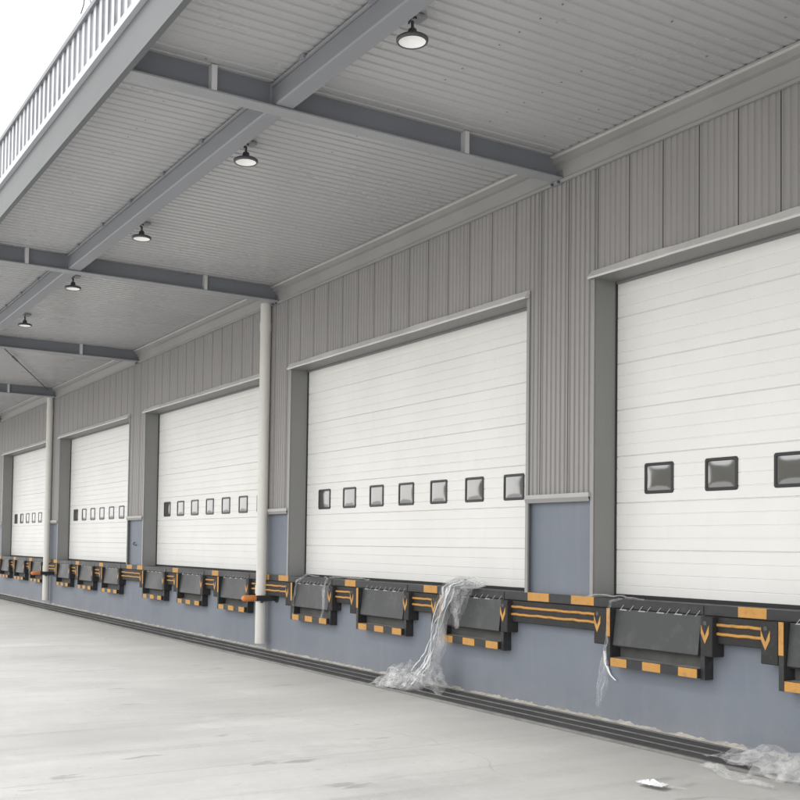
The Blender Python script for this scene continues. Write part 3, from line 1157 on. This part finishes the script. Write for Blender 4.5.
# ------------------------------------------------------------------ world and sun
w = bpy.data.worlds.new('World')
scene.world = w
w.use_nodes = True
nt = w.node_tree
bg = nt.nodes['Background']
SUN_EL, SUN_AZ = math.radians(50), math.radians(205)
sky = nt.nodes.new('ShaderNodeTexSky')
sky.sky_type = 'NISHITA'
sky.sun_disc = False
sky.sun_elevation = SUN_EL
sky.sun_rotation = SUN_AZ
sky.air_density = 1.0
sky.dust_density = 3.0
tc = nt.nodes.new('ShaderNodeTexCoord')
cn = nt.nodes.new('ShaderNodeTexNoise')
cn.inputs['Scale'].default_value = 2.0
cn.inputs['Detail'].default_value = 6
nt.links.new(tc.outputs['Generated'], cn.inputs['Vector'])
cm = nt.nodes.new('ShaderNodeMix')
cm.data_type = 'RGBA'
# cloud deck in the sky texture's own units: bright haze low down, greyer overhead
sx = nt.nodes.new('ShaderNodeSeparateXYZ')
nt.links.new(tc.outputs['Generated'], sx.inputs[0])
gr = nt.nodes.new('ShaderNodeMapRange')
gr.interpolation_type = 'SMOOTHSTEP'
gr.inputs['From Min'].default_value = 0.0
gr.inputs['From Max'].default_value = 0.75
nt.links.new(sx.outputs['Z'], gr.inputs['Value'])
cl = nt.nodes.new('ShaderNodeMix')
cl.data_type = 'RGBA'
cl.inputs[6].default_value = (27.0, 26.8, 26.3, 1)
cl.inputs[7].default_value = (15.5, 15.8, 16.3, 1)
nt.links.new(gr.outputs[0], cl.inputs[0])
cm.blend_type = 'MULTIPLY'
cm.inputs[0].default_value = 0.25
nt.links.new(cl.outputs[2], cm.inputs[6])
nt.links.new(cn.outputs['Fac'], cm.inputs[7])
# dark low sky bank added so the nearer doors' panes reflect dark
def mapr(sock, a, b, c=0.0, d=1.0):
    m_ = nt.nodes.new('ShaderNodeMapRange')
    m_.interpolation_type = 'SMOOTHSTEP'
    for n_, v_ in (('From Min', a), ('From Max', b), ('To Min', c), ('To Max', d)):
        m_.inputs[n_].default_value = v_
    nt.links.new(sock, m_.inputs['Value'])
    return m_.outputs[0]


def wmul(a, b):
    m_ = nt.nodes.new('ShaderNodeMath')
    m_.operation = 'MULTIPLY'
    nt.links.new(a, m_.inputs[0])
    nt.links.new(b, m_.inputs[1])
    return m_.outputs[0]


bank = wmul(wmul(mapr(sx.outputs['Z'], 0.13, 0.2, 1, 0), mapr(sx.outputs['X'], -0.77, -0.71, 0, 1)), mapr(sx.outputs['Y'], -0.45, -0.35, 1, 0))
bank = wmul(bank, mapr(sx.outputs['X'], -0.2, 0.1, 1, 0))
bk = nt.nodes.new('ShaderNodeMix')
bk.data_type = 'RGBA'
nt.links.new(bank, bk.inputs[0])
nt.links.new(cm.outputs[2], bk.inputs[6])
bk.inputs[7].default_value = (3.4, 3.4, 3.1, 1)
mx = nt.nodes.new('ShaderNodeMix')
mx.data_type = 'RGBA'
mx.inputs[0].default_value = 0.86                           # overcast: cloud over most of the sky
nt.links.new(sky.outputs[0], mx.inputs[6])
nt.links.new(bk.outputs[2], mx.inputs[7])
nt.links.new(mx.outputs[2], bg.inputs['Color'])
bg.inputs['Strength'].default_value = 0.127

sd = bpy.data.lights.new('sun', 'SUN')
sd.energy = 1.8
sd.angle = math.radians(25)
sd.color = (1.0, 0.97, 0.93)
so = bpy.data.objects.new('sun', sd)
COL.objects.link(so)
# direction towards the sun: sky rotation is measured from +Y, clockwise seen from above
dv = Vector((math.sin(SUN_AZ) * math.cos(SUN_EL), math.cos(SUN_AZ) * math.cos(SUN_EL), math.sin(SUN_EL)))
so.rotation_euler = dv.to_track_quat('Z', 'Y').to_euler()
so.location = (0, -20, 30)

# ------------------------------------------------------------------ camera (solved from the photograph)
f, yaw, pitch, roll, D, pcx, pcy = 1051.0159, 0.5303, 0.0362, 0.0147, 7.0854, 347.891, 508.178
fw = Vector((-math.cos(yaw) * math.cos(pitch), math.sin(yaw) * math.cos(pitch), math.sin(pitch)))
r0 = fw.cross(Vector((0, 0, 1))).normalized()
u0 = r0.cross(fw)
rr_ = r0 * math.cos(roll) + u0 * math.sin(roll)
uu_ = u0 * math.cos(roll) - r0 * math.sin(roll)
cd = bpy.data.cameras.new('camera')
cd.sensor_width = 36
cd.lens = f / 800 * 36
cd.shift_x = (400 - pcx) / 800
cd.shift_y = (pcy - 400) / 800
cd.clip_start = 0.05
cd.clip_end = 1000
co = bpy.data.objects.new('camera', cd)
COL.objects.link(co)
mt = Matrix((rr_, uu_, -fw)).transposed().to_4x4()
mt.translation = Vector((0, -D, 1.6))
co.matrix_world = mt
scene.camera = co

scene.view_settings.view_transform = 'Standard'
scene.view_settings.look = 'None'
scene.view_settings.exposure = 0
scene.view_settings.gamma = 1
try:
    scene.cycles.transparent_max_bounces = 24
    scene.cycles.max_bounces = 10
    scene.cycles.diffuse_bounces = 6
    scene.cycles.use_denoising = True
except Exception:
    pass
